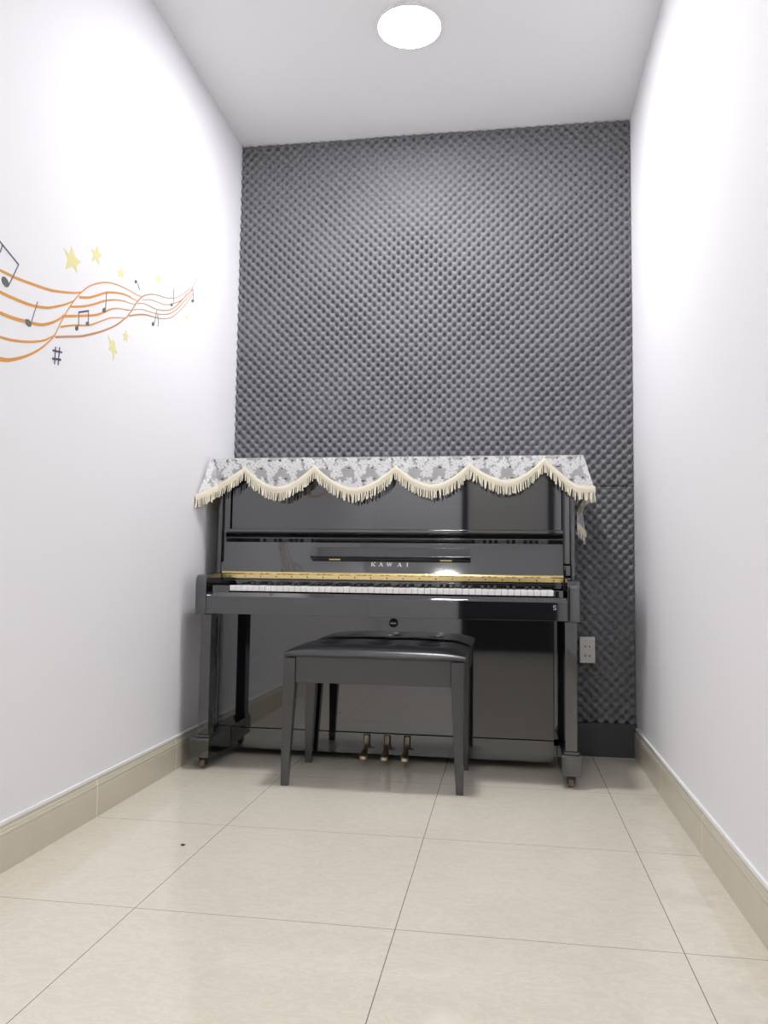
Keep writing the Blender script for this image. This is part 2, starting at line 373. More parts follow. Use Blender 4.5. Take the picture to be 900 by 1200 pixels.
NOTES = [([([(1.693,1.628),(1.739,1.611),(1.779,1.595),(1.818,1.581),(1.858,1.567)],[0.003,0.0031,0.0031,0.0032,0.0032]),([(1.858,1.567),(1.84,1.533),(1.821,1.497)],[0.0021,0.0021,0.002]),([(1.698,1.627),(1.696,1.57)],[0.0019,0.0019]),([(1.788,1.59),(1.781,1.568)],[0.002,0.002])],[[(1.816,1.508),(1.82,1.503),(1.821,1.497),(1.82,1.493),(1.815,1.49),(1.809,1.489),(1.803,1.491),(1.797,1.494),(1.793,1.499),(1.792,1.505),(1.794,1.509),(1.798,1.512),(1.804,1.513),(1.811,1.511)],[(1.694,1.567),(1.697,1.562),(1.697,1.556),(1.695,1.552),(1.691,1.549),(1.686,1.549),(1.681,1.551),(1.676,1.555),(1.674,1.56),(1.673,1.565),(1.675,1.569),(1.679,1.572),(1.684,1.572),(1.689,1.571)]]),([([(1.949,1.498),(1.936,1.463),(1.924,1.429)],[0.0014,0.0014,0.0014])],[[(1.92,1.433),(1.924,1.429),(1.925,1.425),(1.923,1.421),(1.92,1.419),(1.914,1.418),(1.908,1.419),(1.902,1.421),(1.899,1.425),(1.898,1.429),(1.899,1.433),(1.903,1.435),(1.908,1.436),(1.914,1.436)]]),([([(2.316,1.659),(2.315,1.628),(2.314,1.6)],[0.0017,0.0017,0.0017])],[[(2.315,1.597),(2.314,1.593),(2.312,1.589),(2.308,1.586),(2.303,1.585),(2.299,1.585),(2.296,1.587),(2.295,1.59),(2.296,1.594),(2.298,1.597),(2.302,1.6),(2.307,1.602),(2.311,1.602),(2.314,1.6)]]),([([(2.158,1.539),(2.16,1.495)],[0.0016,0.0016]),([(2.212,1.562),(2.214,1.525)],[0.0016,0.0016]),([(2.157,1.538),(2.213,1.561)],[0.0045,0.0046])],[[(2.158,1.489),(2.158,1.486),(2.156,1.482),(2.153,1.48),(2.149,1.479),(2.146,1.479),(2.143,1.481),(2.142,1.484),(2.143,1.488),(2.145,1.491),(2.148,1.494),(2.151,1.495),(2.155,1.495),(2.157,1.493)],[(2.218,1.522),(2.217,1.519),(2.215,1.515),(2.211,1.513),(2.208,1.512),(2.204,1.512),(2.202,1.514),(2.201,1.516),(2.201,1.52),(2.203,1.523),(2.207,1.525),(2.21,1.526),(2.214,1.526),(2.216,1.524)]]),([([(2.526,1.762),(2.542,1.745)],[0.0015,0.0015])],[[(2.519,1.766),(2.519,1.763),(2.517,1.76),(2.514,1.758),(2.51,1.757),(2.507,1.757),(2.505,1.758),(2.504,1.76),(2.504,1.763),(2.506,1.766),(2.509,1.769),(2.513,1.77),(2.516,1.77),(2.518,1.769)]]),([([(2.669,1.67),(2.681,1.717)],[0.0014,0.0014]),([(2.69,1.705),(2.7,1.68),(2.695,1.661)],[0.0014,0.0014,0.0014])],[[(2.666,1.663),(2.665,1.659),(2.662,1.656),(2.658,1.653),(2.654,1.651),(2.65,1.652),(2.647,1.653),(2.646,1.656),(2.646,1.66),(2.649,1.663),(2.653,1.666),(2.657,1.668),(2.661,1.667),(2.664,1.666)]]),([([(2.822,1.793),(2.823,1.854)],[0.0012,0.001])],[[(2.817,1.786),(2.816,1.783),(2.814,1.78),(2.81,1.778),(2.806,1.776),(2.802,1.776),(2.8,1.777),(2.799,1.78),(2.799,1.782),(2.802,1.785),(2.805,1.788),(2.809,1.789),(2.813,1.789),(2.816,1.788)]]),([([(3.017,1.876),(3.011,1.898),(3.004,1.919)],[0.0016,0.0015,0.0014])],[[(3.02,1.872),(3.019,1.868),(3.016,1.865),(3.011,1.862),(3.005,1.86),(3.0,1.859),(2.997,1.861),(2.995,1.863),(2.996,1.866),(3.0,1.87),(3.004,1.873),(3.01,1.875),(3.015,1.875),(3.019,1.874)]])]
SHARP = [([(2.045,1.4),(2.043,1.349)],[0.0032,0.0032]),([(2.065,1.404),(2.061,1.351)],[0.0033,0.0032]),([(2.031,1.386),(2.078,1.393)],[0.0044,0.0045]),([(2.031,1.362),(2.074,1.37)],[0.0057,0.0058])]
STARS = [[(2.105,1.721),(2.12,1.701),(2.128,1.696),(2.16,1.693),(2.135,1.674),(2.14,1.652),(2.116,1.664),(2.078,1.639),(2.088,1.672),(2.063,1.698),(2.095,1.691)],[(2.246,1.78),(2.259,1.765),(2.28,1.762),(2.258,1.744),(2.264,1.725),(2.244,1.736),(2.22,1.72),(2.23,1.744),(2.213,1.757),(2.237,1.759)],[(2.411,1.775),(2.417,1.764),(2.437,1.768),(2.42,1.754),(2.422,1.741),(2.406,1.744),(2.387,1.732),(2.394,1.747),(2.38,1.753),(2.401,1.759)],[(2.689,1.858),(2.695,1.848),(2.715,1.853),(2.7,1.839),(2.703,1.828),(2.687,1.83),(2.67,1.817),(2.675,1.832),(2.661,1.836),(2.68,1.843)],[(2.336,1.522),(2.358,1.509),(2.37,1.517),(2.385,1.51),(2.388,1.495),(2.405,1.478),(2.383,1.479),(2.379,1.446),(2.369,1.477),(2.346,1.478),(2.354,1.494)],[(2.458,1.575),(2.462,1.562),(2.48,1.563),(2.465,1.551),(2.467,1.537),(2.454,1.543),(2.438,1.533),(2.444,1.548),(2.432,1.556),(2.449,1.56)],[(2.951,1.792),(2.956,1.787),(2.968,1.79),(2.96,1.782),(2.963,1.776),(2.953,1.776),(2.943,1.769),(2.945,1.778),(2.936,1.78),(2.947,1.784)]]
# ------------------------------------------------------------------ the piano
B = M['black']
piano = thing('upright_piano', 'black glossy upright piano on casters against the grey foam wall', 'piano', (-0.2345, 3.25, 0))
PXL, PXR = -0.972, 0.503                    # outer faces of the arms
# arms either side of the keyboard
arm_prof = [(2.98, 0.598), (2.98, 0.722)]
for i in range(1, 7):
    t = PI/2*i/6; arm_prof.append((2.98+0.03*(1-math.cos(t)), 0.722+0.03*math.sin(t)))
arm_prof += [(3.20, 0.762), (3.20, 0.598)]
for x0, x1 in ((PXL, PXL+0.044), (PXR-0.044, PXR)):
    bm = bmesh.new(); add_prism(bm, arm_prof, x0, x1, 0.0025); obj('arm', bm, B, piano, 30)
AX0, AX1 = PXL+0.0445, PXR-0.0445           # between the arms
# key bed and key slip
box('key_bed', B, piano, AX0, AX1, 3.004, 3.22, 0.600, 0.655)
slip = None
bm = bmesh.new(); add_prism(bm, [(2.982, 0.600), (2.982, 0.668), (2.985, 0.672), (2.998, 0.6845), (3.002, 0.6845), (3.003, 0.600)], AX0, AX1, 0.001)
slip = obj('key_slip', bm, B, piano, 25)
# white keys and black keys
KX0, KX1 = -0.841, 0.411
W = (KX1-KX0)/52
for i in range(52):
    bm = bmesh.new(); x0 = KX0 + i*W
    add_box(bm, x0+0.0006, x0+W-0.0006, 3.0055, 3.155, 0.690, 0.7115, 0.0012, 2)
    obj('white_key', bm, M['ivory'], piano, 40)
names = 'ABCDEFG'
for i in range(51):
    if names[i % 7] in 'ACDFG':
        x = KX0 + (i+1)*W; bm = bmesh.new()
        add_hex(bm, [(x-0.0068, 3.056, 0.7116), (x+0.0068, 3.056, 0.7116), (x+0.0068, 3.155, 0.7116), (x-0.0068, 3.155, 0.7116)],
                [(x-0.0050, 3.064, 0.7235), (x+0.0050, 3.064, 0.7235), (x+0.0050, 3.155, 0.7235), (x-0.0050, 3.155, 0.7235)], 0.0012)
        obj('black_key', bm, M['ebony'], piano, 40)
for x0, x1 in ((AX0+0.014, KX0-0.002), (KX1+0.002, AX1-0.012)):
    box('key_block', B, piano, x0, x1, 3.006, 3.155, 0.656, 0.711, 0.003)
# rail behind the keys, board under the fallboard
FX0, FX1 = -0.926, 0.456                    # fallboard ends
bm = bmesh.new(); add_prism(bm, [(3.150, 0.7240), (3.150, 0.7325), (3.153, 0.7355), (3.158, 0.7355), (3.158, 0.7240)], FX0, FX1, 0.001)
obj('key_strip', bm, B, piano, 25)
box('name_board', B, piano, FX0, FX1, 3.159, 3.185, 0.715, 0.742, 0.001)
for x0, x1 in ((AX0, FX0-0.001), (FX1+0.001, AX1)):
    if x1 - x0 > 0.0005: box('cheek_filler', B, piano, x0, x1, 3.150, 3.198, 0.656, 0.7585, 0.0004)

# fallboard, folded open against the upper panel
def fb(z):                                   # y of its front face at height z
    return 3.150 + (z-0.7665)*(3.197-3.150)/(0.9435-0.7665)
prof = [(fb(0.7665), 0.7665), (fb(0.889), 0.889), (fb(0.889)-0.001, 0.8895), (fb(0.905)-0.020, 0.9045), (fb(0.905)-0.0205, 0.9065), (fb(0.912)-0.017, 0.912),
        (fb(0.913)-0.006, 0.9135), (3.160, 0.9305), (3.160, 0.9405), (3.163, 0.9435), (3.205, 0.9435), (3.168, 0.7665)]
bm = bmesh.new(); add_prism(bm, prof, FX0, FX1, 0.0007, 2)
fall = obj('fallboard', bm, B, piano, 25)
# piano hinge
bm = bmesh.new(); add_box(bm, FX0, FX1, 3.1470, 3.1500, 0.7395, 0.7540, 0.0004)
k = 0; x = FX0 + 0.03
add_box(bm, FX0, FX1, 3.1500, 3.1600, 0.7425, 0.7664, 0.0)
nk = 64
for i in range(nk):
    x0 = FX0 + (FX1-FX0)*i/nk; x1 = FX0 + (FX1-FX0)*(i+1)/nk - 0.0008
    add_lathe(bm, [(0.0048, x0), (0.0048, x1)], (0, 3.1468, 0.7600), 'x', 10)
n0 = len(bm.faces)
xx = FX0 + 0.035
while xx < FX1:
    add_lathe(bm, [(0.0030, 0), (0.0026, -0.0010)], (xx, 3.1470, 0.7465), 'y', 12); xx += 0.0655
bm.faces.ensure_lookup_table()
for f in bm.faces[n0:]: f.material_index = 1
hg = obj('brass_hinge', bm, [M['brass'], M['screw']], fall, 40)
hg['label'] = 'long brass hinge strip with screws'
# fold-out music rest on the fallboard
RX0, RX1 = -0.548, 0.093
bm = bmesh.new()
add_hex(bm, [(RX0-0.004, 3.1440, 0.8215), (RX1+0.004, 3.1440, 0.8215), (RX1+0.004, fb(0.8235)-0.0012, 0.8235), (RX0-0.004, fb(0.8235)-0.0012, 0.8235)],
        [(RX0, fb(0.868)-0.0032, 0.8690), (RX1, fb(0.868)-0.0032, 0.8690), (RX1, fb(0.868)-0.0012, 0.8690), (RX0, fb(0.868)-0.0012, 0.8690)], 0.0012)
# front lip of the rest
add_prism(bm, [(3.1365, 0.8345), (3.1365, 0.8325), (3.1630, 0.8185), (3.1660, 0.8345)], RX0-0.004, RX1+0.004, 0.0006)
rest = obj('music_rest', bm, B, fall, 25)
for x in (-0.452, 0.000):
    bm = bmesh.new(); add_box(bm, x-0.023, x+0.023, 3.1535, 3.1600, 0.8178, 0.8232, 0.0004)
    cl = obj('rest_hinge', bm, M['brass'], fall, 40); cl['label'] = 'small brass hinge plate'

# inlaid letters, drawn as polygons in a 0..1 cell
def letter_polys(ch):
    th, st = 0.20, 0.085                    # stem, thin
    def bar(x0, y0, x1, y1, w):
        dx, dy = x1-x0, y1-y0; l = math.hypot(dx, dy); nx, ny = -dy/l*w/2, dx/l*w/2
        return [(x0+nx, y0+ny), (x0-nx, y0-ny), (x1-nx, y1-ny), (x1+nx, y1+ny)]
    def serif(x, y): return bar(x-0.17, y, x+0.17, y, st)
    if ch == 'I': return [bar(0.3, 0, 0.3, 1, th), serif(0.3, 0.04), serif(0.3, 0.96)], 0.6
    if ch == 'K': return [bar(0.2, 0, 0.2, 1, th), serif(0.2, 0.04), serif(0.2, 0.96), bar(0.25, 0.42, 0.85, 0.97, st), bar(0.42, 0.6, 0.92, 0.02, th), serif(0.85, 0.96), serif(0.92, 0.04)], 1.1
    if ch == 'A': return [bar(0.12, 0.02, 0.5, 0.99, st), bar(0.5, 0.99, 0.9, 0.02, th), bar(0.28, 0.34, 0.75, 0.34, st), serif(0.12, 0.04), serif(0.9, 0.04)], 1.05
    if ch == 'W': return [bar(0.1, 0.98, 0.4, 0.02, th), bar(0.4, 0.02, 0.68, 0.98, st), bar(0.62, 0.98, 0.95, 0.02, th), bar(0.95, 0.02, 1.25, 0.98, st), serif(0.1, 0.96), serif(0.65, 0.96), serif(1.25, 0.96)], 1.35
def place_polys(bm, polys, x0, z0, sx, sz, yfun, depth):
    for k, poly in enumerate(polys):
        e = depth*(1+0.02*k)                # tiny steps keep crossing strokes from coinciding
        a = [bm.verts.new((x0+px*sx, yfun(z0+pz*sz)-e, z0+pz*sz)) for px, pz in poly]
        b = [bm.verts.new((x0+px*sx, yfun(z0+pz*sz)-0.00002, z0+pz*sz)) for px, pz in poly]
        fs = [bm.faces.new(a), bm.faces.new(b)]
        n = len(a)
        for i in range(n): fs.append(bm.faces.new((a[i], b[i], b[(i+1) % n], a[(i+1) % n])))
        bmesh.ops.recalc_face_normals(bm, faces=fs)
for ch, xp in zip('KAWAI', (-0.303, -0.2715, -0.2395, -0.1955, -0.1605)):
    polys, w = letter_polys(ch); bm = bmesh.new()
    place_polys(bm, polys, xp, 0.7935, 0.0172, 0.0160, fb, 0.0006)
    lt = obj('inlaid_letter', bm, M['letter'], fall); lt['label'] = 'pale inlaid letter ' + ch

# small curved mark at the right end of the key slip
bm = bmesh.new(); pts = []
cx, cz, r = 0.413, 0.6490, 0.0041
for i in range(9):
    t = math.radians(20 + 250*i/8); pts.append((cx + r*1.25*math.cos(t), cz + r*0.95 + r*math.sin(t)*0.95))
for i in range(1, 9):
    t = math.radians(90 - 250*i/8); pts.append((cx + r*1.25*math.cos(t), cz - r*0.95 + r*math.sin(t)*0.95))
for k in range(len(pts)-1):
    (x0, z0), (x1, z1) = pts[k], pts[k+1]; dx, dz = x1-x0, z1-z0; l = math.hypot(dx, dz) or 1e-6
    nx, nz = -dz/l*0.0009, dx/l*0.0009
    place_polys(bm, [[(x0+nx, z0+nz), (x0-nx, z0-nz), (x1-nx, z1-nz), (x1+nx, z1+nz)]], 0, 0, 1, 1, lambda z: 2.982, 0.0005+0.00001*k)
o = obj('inlaid_emblem', bm, M['letter'], slip); o['label'] = 'small pale S-shaped mark'

# upper case: side panels, stiles, panel, lid
for x0, x1 in ((PXL+0.003, PXL+0.020), (PXR-0.016, PXR+0.001)):
    box('side_panel', B, piano, x0, x1, 3.200, 3.520, 0.600, 1.2155, 0.002)
for x0, x1 in ((PXL+0.0205, -0.923), (0.4585, PXR-0.0165)):
    bm = bmesh.new(); add_box(bm, x0, x1, 3.218, 3.262, 0.812, 1.2155, 0.0015)
    obj('stile', bm, B, piano, 40)
    bm = bmesh.new(); add_box(bm, x0, x1, 3.199, 3.262, 0.764, 0.806, 0.003)
    obj('hinge_block', bm, B, piano, 40)
box('upper_panel', B, piano, -0.920, 0.4555, 3.232, 3.252, 0.770, 1.2155, 0.0015)
box('back_board', B, piano, PXL+0.0205, PXR-0.0165, 3.500, 3.520, 0.100, 1.2155, 0.001)
bm = bmesh.new(); add_box(bm, -1.001, 0.5365, 3.187, 3.526, 1.216, 1.2395, 0.004, 3)
obj('top_lid', bm, B, piano, 40)

# lower case
for x0, x1 in ((-0.969, -0.9615), (0.4235, 0.500)):
    box('lower_side', B, piano, x0, x1, 3.230, 3.500, 0.125, 0.5995, 0.002)
box('lower_panel', B, piano, -0.961, 0.4225, 3.235, 3.255, 0.1195, 0.5985, 0.0012)
kick = box('kick_board', B, piano, -0.961, 0.4225, 3.233, 3.257, 0.034, 0.1165, 0.0012)
box('bottom_board', B, piano, -0.930, 0.470, 3.259, 3.499, 0.050, 0.095, 0.001)
# round knob with a slot on the lower panel
bm = bmesh.new(); add_lathe(bm, [(0.0185, 0), (0.0185, -0.004), (0.016, -0.0065), (0.0001, -0.007)], (-0.219, 3.235, 0.5640), 'y', 32)
n0 = len(bm.faces); add_box(bm, -0.230, -0.208, 3.2270, 3.2282, 0.5605, 0.5650)
bm.faces.ensure_lookup_table()
for f in bm.faces[n0:]: f.material_index = 1
lk = obj('panel_lock', bm, [M['ebony'], M['letter']], piano, 30); lk['label'] = 'small round black lock with pale slot'
# front legs, toes and casters
for x0, x1, t0, t1 in ((-0.949, -0.907, -0.979, -0.899), (0.4495, 0.4925, 0.4365, 0.506)):
    xm = (x0+x1)/2
    bm = bmesh.new()
    add_box(bm, x0, x1, 2.990, 3.048, 0.132, 0.5975, 0.002)
    add_box(bm, x0-0.006, x1+0.006, 2.984, 3.054, 0.1215, 0.1318, 0.002)
    obj('leg', bm, B, piano, 40)
    bm = bmesh.new()
    prof = [(2.978, 0.046), (2.978, 0.113), (2.986, 0.121), (3.229, 0.121), (3.229, 0.034), (3.05, 0.046)]
    add_prism(bm, prof, t0, t1, 0.002); toe = obj('toe_block', bm, B, piano, 30)
    cx = xm - 0.004 if xm < 0 else xm
    bm = bmesh.new(); add_lathe(bm, [(0.012, -0.0105), (0.0185, -0.0085), (0.020, 0.0), (0.0185, 0.0085), (0.012, 0.0105)], (cx, 3.016, 0.0201), 'x', 24)
    w = obj('caster_wheel', bm, M['wheel'], toe, 30); w['label'] = 'brown caster wheel'
    bm = bmesh.new()
    for s in (-1, 1):
        add_prism(bm, [(3.002, 0.0455), (3.030, 0.0455), (3.026, 0.016), (3.016, 0.010), (3.006, 0.016)], cx+s*0.0125-0.0014, cx+s*0.0125+0.0014)
    add_box(bm, cx-0.014, cx+0.014, 3.002, 3.030, 0.0420, 0.0458, 0.0005)
    obj('caster_fork', bm, M['darkmetal'], toe, 40)
# pedals
for px in (-0.322, -0.238, -0.157):
    bm = bmesh.new()
    path = [(3.230, 0.106, 0.0085), (3.220, 0.085, 0.0095), (3.208, 0.068, 0.0100), (3.185, 0.057, 0.0120), (3.160, 0.049, 0.0155), (3.146, 0.0455, 0.0165), (3.136, 0.0440, 0.0130), (3.131, 0.0435, 0.0070)]
    rings = []
    for (y, z, hw) in path:
        rings.append([bm.verts.new((px+sx*hw, y, z+dz)) for sx, dz in ((-1, -0.010), (-1, 0.0), (-0.6, 0.0028), (0.6, 0.0028), (1, 0.0), (1, -0.010))])
    fs = [bm.faces.new(rings[0]), bm.faces.new(rings[-1])]
    for a, b in zip(rings, rings[1:]):
        for i in range(6): fs.append(bm.faces.new((a[i], b[i], b[(i+1) % 6], a[(i+1) % 6])))
    bmesh.ops.recalc_face_normals(bm, faces=fs)
    pd = obj('pedal', bm, M['brassdull'], piano, 50); pd['label'] = 'worn brass foot pedal'
    bm = bmesh.new(); add_box(bm, px-0.014, px+0.014, 3.2310, 3.2329, 0.060, 0.113, 0.0006)
    obj('pedal_slot', bm, M['felt'], kick)

# ------------------------------------------------------------------ bench
bench = thing('piano_bench', 'black four-legged piano bench with buttoned vinyl seat in front of the piano', 'bench', (-0.237, 3.02, 0))
BX0, BX1, BY0, BY1 = -0.566, 0.0905, 2.826, 3.203
for sx in (0, 1):
    for sy in (0, 1):
        xo = BX1 if sx else BX0; dx = -1 if sx else 1
        yo = BY1 if sy else BY0; dy = -1 if sy else 1
        def quad(w, z, ox=0.0):
            p = [(xo+dx*ox, yo, z), (xo+dx*(ox+w), yo, z), (xo+dx*(ox+w), yo+dy*w, z), (xo+dx*ox, yo+dy*w, z)]
            return p
        bm = bmesh.new()
        zt, zm = 0.4565, 0.36
        v = [[bm.verts.new(q) for q in quad(w, z)] for w, z in ((0.026, 0.0005), (0.0445, zm), (0.046, zt))]
        fs = [bm.faces.new(v[0]), bm.faces.new(v[-1])]
        for a, b in zip(v, v[1:]):
            for i in range(4): fs.append(bm.faces.new((a[i], a[(i+1) % 4], b[(i+1) % 4], b[i])))
        bmesh.ops.recalc_face_normals(bm, faces=fs)
        bmesh.ops.bevel(bm, geom=[e for e in bm.edges if abs((e.verts[0].co-e.verts[1].co).normalized().z) > 0.7 or all(u.co.z > 0.45 for u in e.verts)], offset=0.0018, segments=2, profile=0.5, affect='EDGES')
        obj('leg', bm, M['satin'], bench, 40)
lw = 0.0465
box('rail', M['satin'], bench, BX0+lw, BX1-lw, BY0+0.004, BY0+0.024, 0.368, 0.4615, 0.0015)
box('rail', M['satin'], bench, BX0+lw, BX1-lw, BY1-0.024, BY1-0.004, 0.368, 0.4615, 0.0015)
box('rail', M['satin'], bench, BX0+0.004, BX0+0.024, BY0+lw, BY1-lw, 0.368, 0.4615, 0.0015)
box('rail', M['satin'], bench, BX1-0.024, BX1-0.004, BY0+lw, BY1-lw, 0.368, 0.4615, 0.0015)
# padded seat with four button dimples
CX0, CX1, CY0, CY1 = -0.558, 0.094, 2.816, 3.213
tufts = [(CX0+(CX1-CX0)*u, CY0+(CY1-CY0)*v) for u in (0.22, 0.5, 0.78) for v in (0.33, 0.70)]
NX, NY = 96, 64
bm = bmesh.new(); rows = []
def pad_z(x, y):
    u = abs(2*(x-CX0)/(CX1-CX0)-1); v = abs(2*(y-CY0)/(CY1-CY0)-1)
    z = 0.4775 + 0.031*((1-u**5.0)**0.6)*((1-v**4.0)**0.6)
    for tx, ty in tufts:
        d = math.hypot(x-tx, y-ty); z -= 0.015*math.exp(-(d/0.028)**2) + 0.004*math.exp(-(d/0.075)**2)
    return z
for j in range(NY+1):
    row = []
    for i in range(NX+1):
        # cosine spacing keeps the rounded rim smooth
        x = (CX0+CX1)/2 - (CX1-CX0)/2*math.cos(PI*i/NX); y = (CY0+CY1)/2 - (CY1-CY0)/2*math.cos(PI*j/NY)
        row.append(bm.verts.new((x, y, pad_z(x, y))))
    rows.append(row)
for j in range(NY):
    for i in range(NX): bm.faces.new((rows[j][i], rows[j][i+1], rows[j+1][i+1], rows[j+1][i]))
rim = [rows[0][i] for i in range(NX+1)] + [rows[j][NX] for j in range(1, NY+1)] + [rows[NY][i] for i in range(NX-1, -1, -1)] + [rows[j][0] for j in range(NY-1, 0, -1)]
prev = rim; cxm, cym = (CX0+CX1)/2, (CY0+CY1)/2
for off, z in ((-0.003, 0.470), (-0.0025, 0.4655), (0.001, 0.4622), (0.010, 0.4618)):
    cur = []
    for v in rim:
        x, y = v.co.x, v.co.y
        x += off if x < CX0+1e-6 else (-off if x > CX1-1e-6 else 0); y += off if y < CY0+1e-6 else (-off if y > CY1-1e-6 else 0)
        cur.append(bm.verts.new((x, y, z)))
    n = len(rim)
    for i in range(n): bm.faces.new((prev[i], cur[i], cur[(i+1) % n], prev[(i+1) % n]))
    prev = cur
bm.faces.new(prev[::-1])
bmesh.ops.recalc_face_normals(bm, faces=list(bm.faces))
seat = obj('seat_pad', bm, M['vinyl'], bench, 60); seat['label'] = 'buttoned black vinyl seat pad'
for tx, ty in tufts:
    bm = bmesh.new(); z = pad_z(tx, ty)
    add_lathe(bm, [(0.009, -0.001), (0.0085, 0.0018), (0.005, 0.0035), (0.0005, 0.004)], (tx, ty, z), 'z', 18)
    obj('button', bm, M['vinyl'], seat, 60)

# ------------------------------------------------------------------ lace cover over the lid
ZT = 1.2425
LX0, LX1, LY0, LY1 = -1.0035, 0.539, 3.1845, 3.5275
PK = [(-0.852, 1.196), (-0.550, 1.197), (-0.209, 1.194), (0.091, 1.200), (0.387, 1.222)]
LOW = [1.106, 1.101, 1.113, 1.130]
def scallop(x):
    """bottom edge of the lace along the front"""
    pts = PK
    if x <= pts[0][0]:
        t = min(1, (pts[0][0]-x)/(pts[0][0]+0.960)); return pts[0][1] + (1.118-pts[0][1])*t**0.8
    if x >= pts[-1][0]:
        t = min(1, (x-pts[-1][0])/(0.508-pts[-1][0])); return pts[-1][1] + (1.108-pts[-1][1])*t**0.85
    for k in range(4):
        (a, za), (b, zb) = pts[k], pts[k+1]
        if a <= x <= b:
            u = 2*(x-a)/(b-a)-1; w = abs(u)**1.75; return LOW[k]*(1-w) + (za if u < 0 else zb)*w
# path nodes: (top x, top y, bottom x, bottom y, bottom z)
def smooth(a, b, t): t = t*t*(3-2*t); return a+(b-a)*t
path = []
def seg(n0, n1, n, ease=True):
    for i in range(n):
        t = i/n; path.append(tuple(smooth(a, b, t) if (ease and k >= 2) else a+(b-a)*t for k, (a, b) in enumerate(zip(n0, n1))))
L_back = (LX0, LY1, -1.021, LY1, 1.090); L_mid = (LX0, 3.36, -1.024, 3.36, 1.075)
L_pre = (LX0, LY0+0.02, -1.026, 3.17, 1.085); L_tip = (LX0, LY0, -1.0265, 3.090, 1.068)
L_in = (LX0+0.012, LY0, -0.962, 3.172, 1.117)
seg(L_back, L_mid, 40); seg(L_mid, L_pre, 40); seg(L_pre, L_tip, 24); seg(L_tip, L_in, 36, False)
x0, x1, N = -0.962, 0.508, 600
for i in range(N+1):
    t = i/N; x = x0+(x1-x0)*t
    path.append((L_in[0]+(LX1-0.014-L_in[0])*t, LY0, x, 3.172+0.004*math.sin(x*21)+0.002*math.sin(x*57), scallop(x)))
R_in = path[-1]; R_tip = (LX1, LY0, 0.578, 3.165, 1.104)
R_a = (LX1, 3.29, 0.552, 3.27, 1.098); R_pinch = (LX1, 3.40, 0.527, 3.38, 1.050); R_b = (LX1, 3.47, 0.534, 3.46, 0.985); R_back = (LX1, LY1, 0.576, 3.505, 0.945)
path.pop()
seg(R_in, R_tip, 36, False); seg(R_tip, R_a, 30); seg(R_a, R_pinch, 30); seg(R_pinch, R_b, 24); seg(R_b, R_back, 24); path.append(R_back)

def flower(u, v):
    """1 thread, 0 open; u along the hem, v down from the lid edge (m)"""
    P = 0.094
    best = 0.0
    wob = 0.10*math.sin(u*310+v*170)+0.08*math.sin(v*420-u*90)
    for row, (v0, off, R, npet) in enumerate(((0.018, 0.010, 0.034, 8), (0.030, 0.058, 0.031, 7), (0.062, 0.034, 0.033, 9), (0.112, 0.080, 0.034, 8), (0.122, 0.030, 0.031, 7), (0.160, 0.05, 0.034, 8))):
        k = round((u-off)/P)
        for kk in (k-1, k, k+1):
            du = u-(off+kk*P); dv = (v-v0)*(1.0 if row % 2 else 0.8); r = math.hypot(du, dv)
            if r > R*1.1: continue
            th = math.atan2(dv, du) + 0.9*row + kk*0.5 + wob + 0.35*r/R
            a = abs(math.cos(npet*th/2)); big = 0.80+0.20*math.sin(3*th+row*2.1)
            rr = R*big*(0.55+0.45*a**0.7)
            if r < rr:
                if r > rr-0.0018: val = 0.70          # looser edge cord
                elif a < 0.25 and r > R*0.22: val = 0.62   # gap between petals
                elif 0.90 < a < 0.96 and R*0.3 < r < R*0.85: val = 0.80
                elif r < R*0.10: val = 0.65
                else: val = 1.0
                best = max(best, val)
    if best > 0: return best
    # pairs of open eyelets high up and small slits lower down
    for v0, off, a, b in ((0.012, 0.035, 0.008, 0.0042), (0.011, 0.082, 0.008, 0.0045), (0.040, 0.008, 0.007, 0.003), (0.046, 0.088, 0.006, 0.003), (0.100, 0.052, 0.008, 0.0028), (0.090, 0.004, 0.006, 0.003)):
        du = (u-off+P/2) % P - P/2
        if (du/a)**2 + ((v-v0)/b)**2 < 1: return 0.05
    return 0.50 + 0.14*math.sin(u*2100)*math.sin(v*2100)

random.seed(11)
ns = len(path); NV = 62
S = [0.0]
for a, b in zip(path, path[1:]): S.append(S[-1]+max(0.0018, math.hypot(b[0]-a[0], b[1]-a[1])*0.6+math.hypot(b[2]-a[2], b[3]-a[3])*0.4))
verts, weave, faces = [], [], []
for i, (tx, ty, bx, by, bz) in enumerate(path):
    for j in range(NV+1):
        t = j/NV; w = t**1.1
        x = tx+(bx-tx)*w; y = ty+(by-ty)*w; z = ZT+(bz-ZT)*t
        if j < 3: z = ZT - (ZT-bz)*t
        verts.append((x, y, z)); weave.append(flower(S[i], (ZT-z)))
for i in range(ns-1):
    for j in range(NV):
        a = i*(NV+1)+j; faces.append((a, a+1, a+NV+2, a+NV+1))
# the sheet lying on the lid
o0 = len(verts); gx, gy = 120, 28
for j in range(gy+1):
    for i in range(gx+1):
        x = LX0+(LX1-LX0)*i/gx; y = LY0+(LY1-LY0)*j/gy
        verts.append((x, y, ZT)); weave.append(flower(x+1.1, (y-LY0) % 0.13))
for j in range(gy):
    for i in range(gx):
        a = o0+j*(gx+1)+i; faces.append((a, a+1, a+gx+2, a+gx+1))
cover = thing('piano_cover', 'white lace cover with scalloped cream fringe draped over the piano top', 'lace cover', (-0.2345, 3.35, ZT))
me = bpy.data.meshes.new('lace_cloth'); me.from_pydata(verts, [], faces); me.update()
at = me.attributes.new('weave', 'FLOAT', 'POINT'); at.data.foreach_set('value', weave)
me.shade_smooth(); me.materials.append(M['lace']); me.transform(Matrix.Translation(-cover.location))
lo = bpy.data.objects.new('lace_cloth', me); COL.objects.link(lo); lo.parent = cover

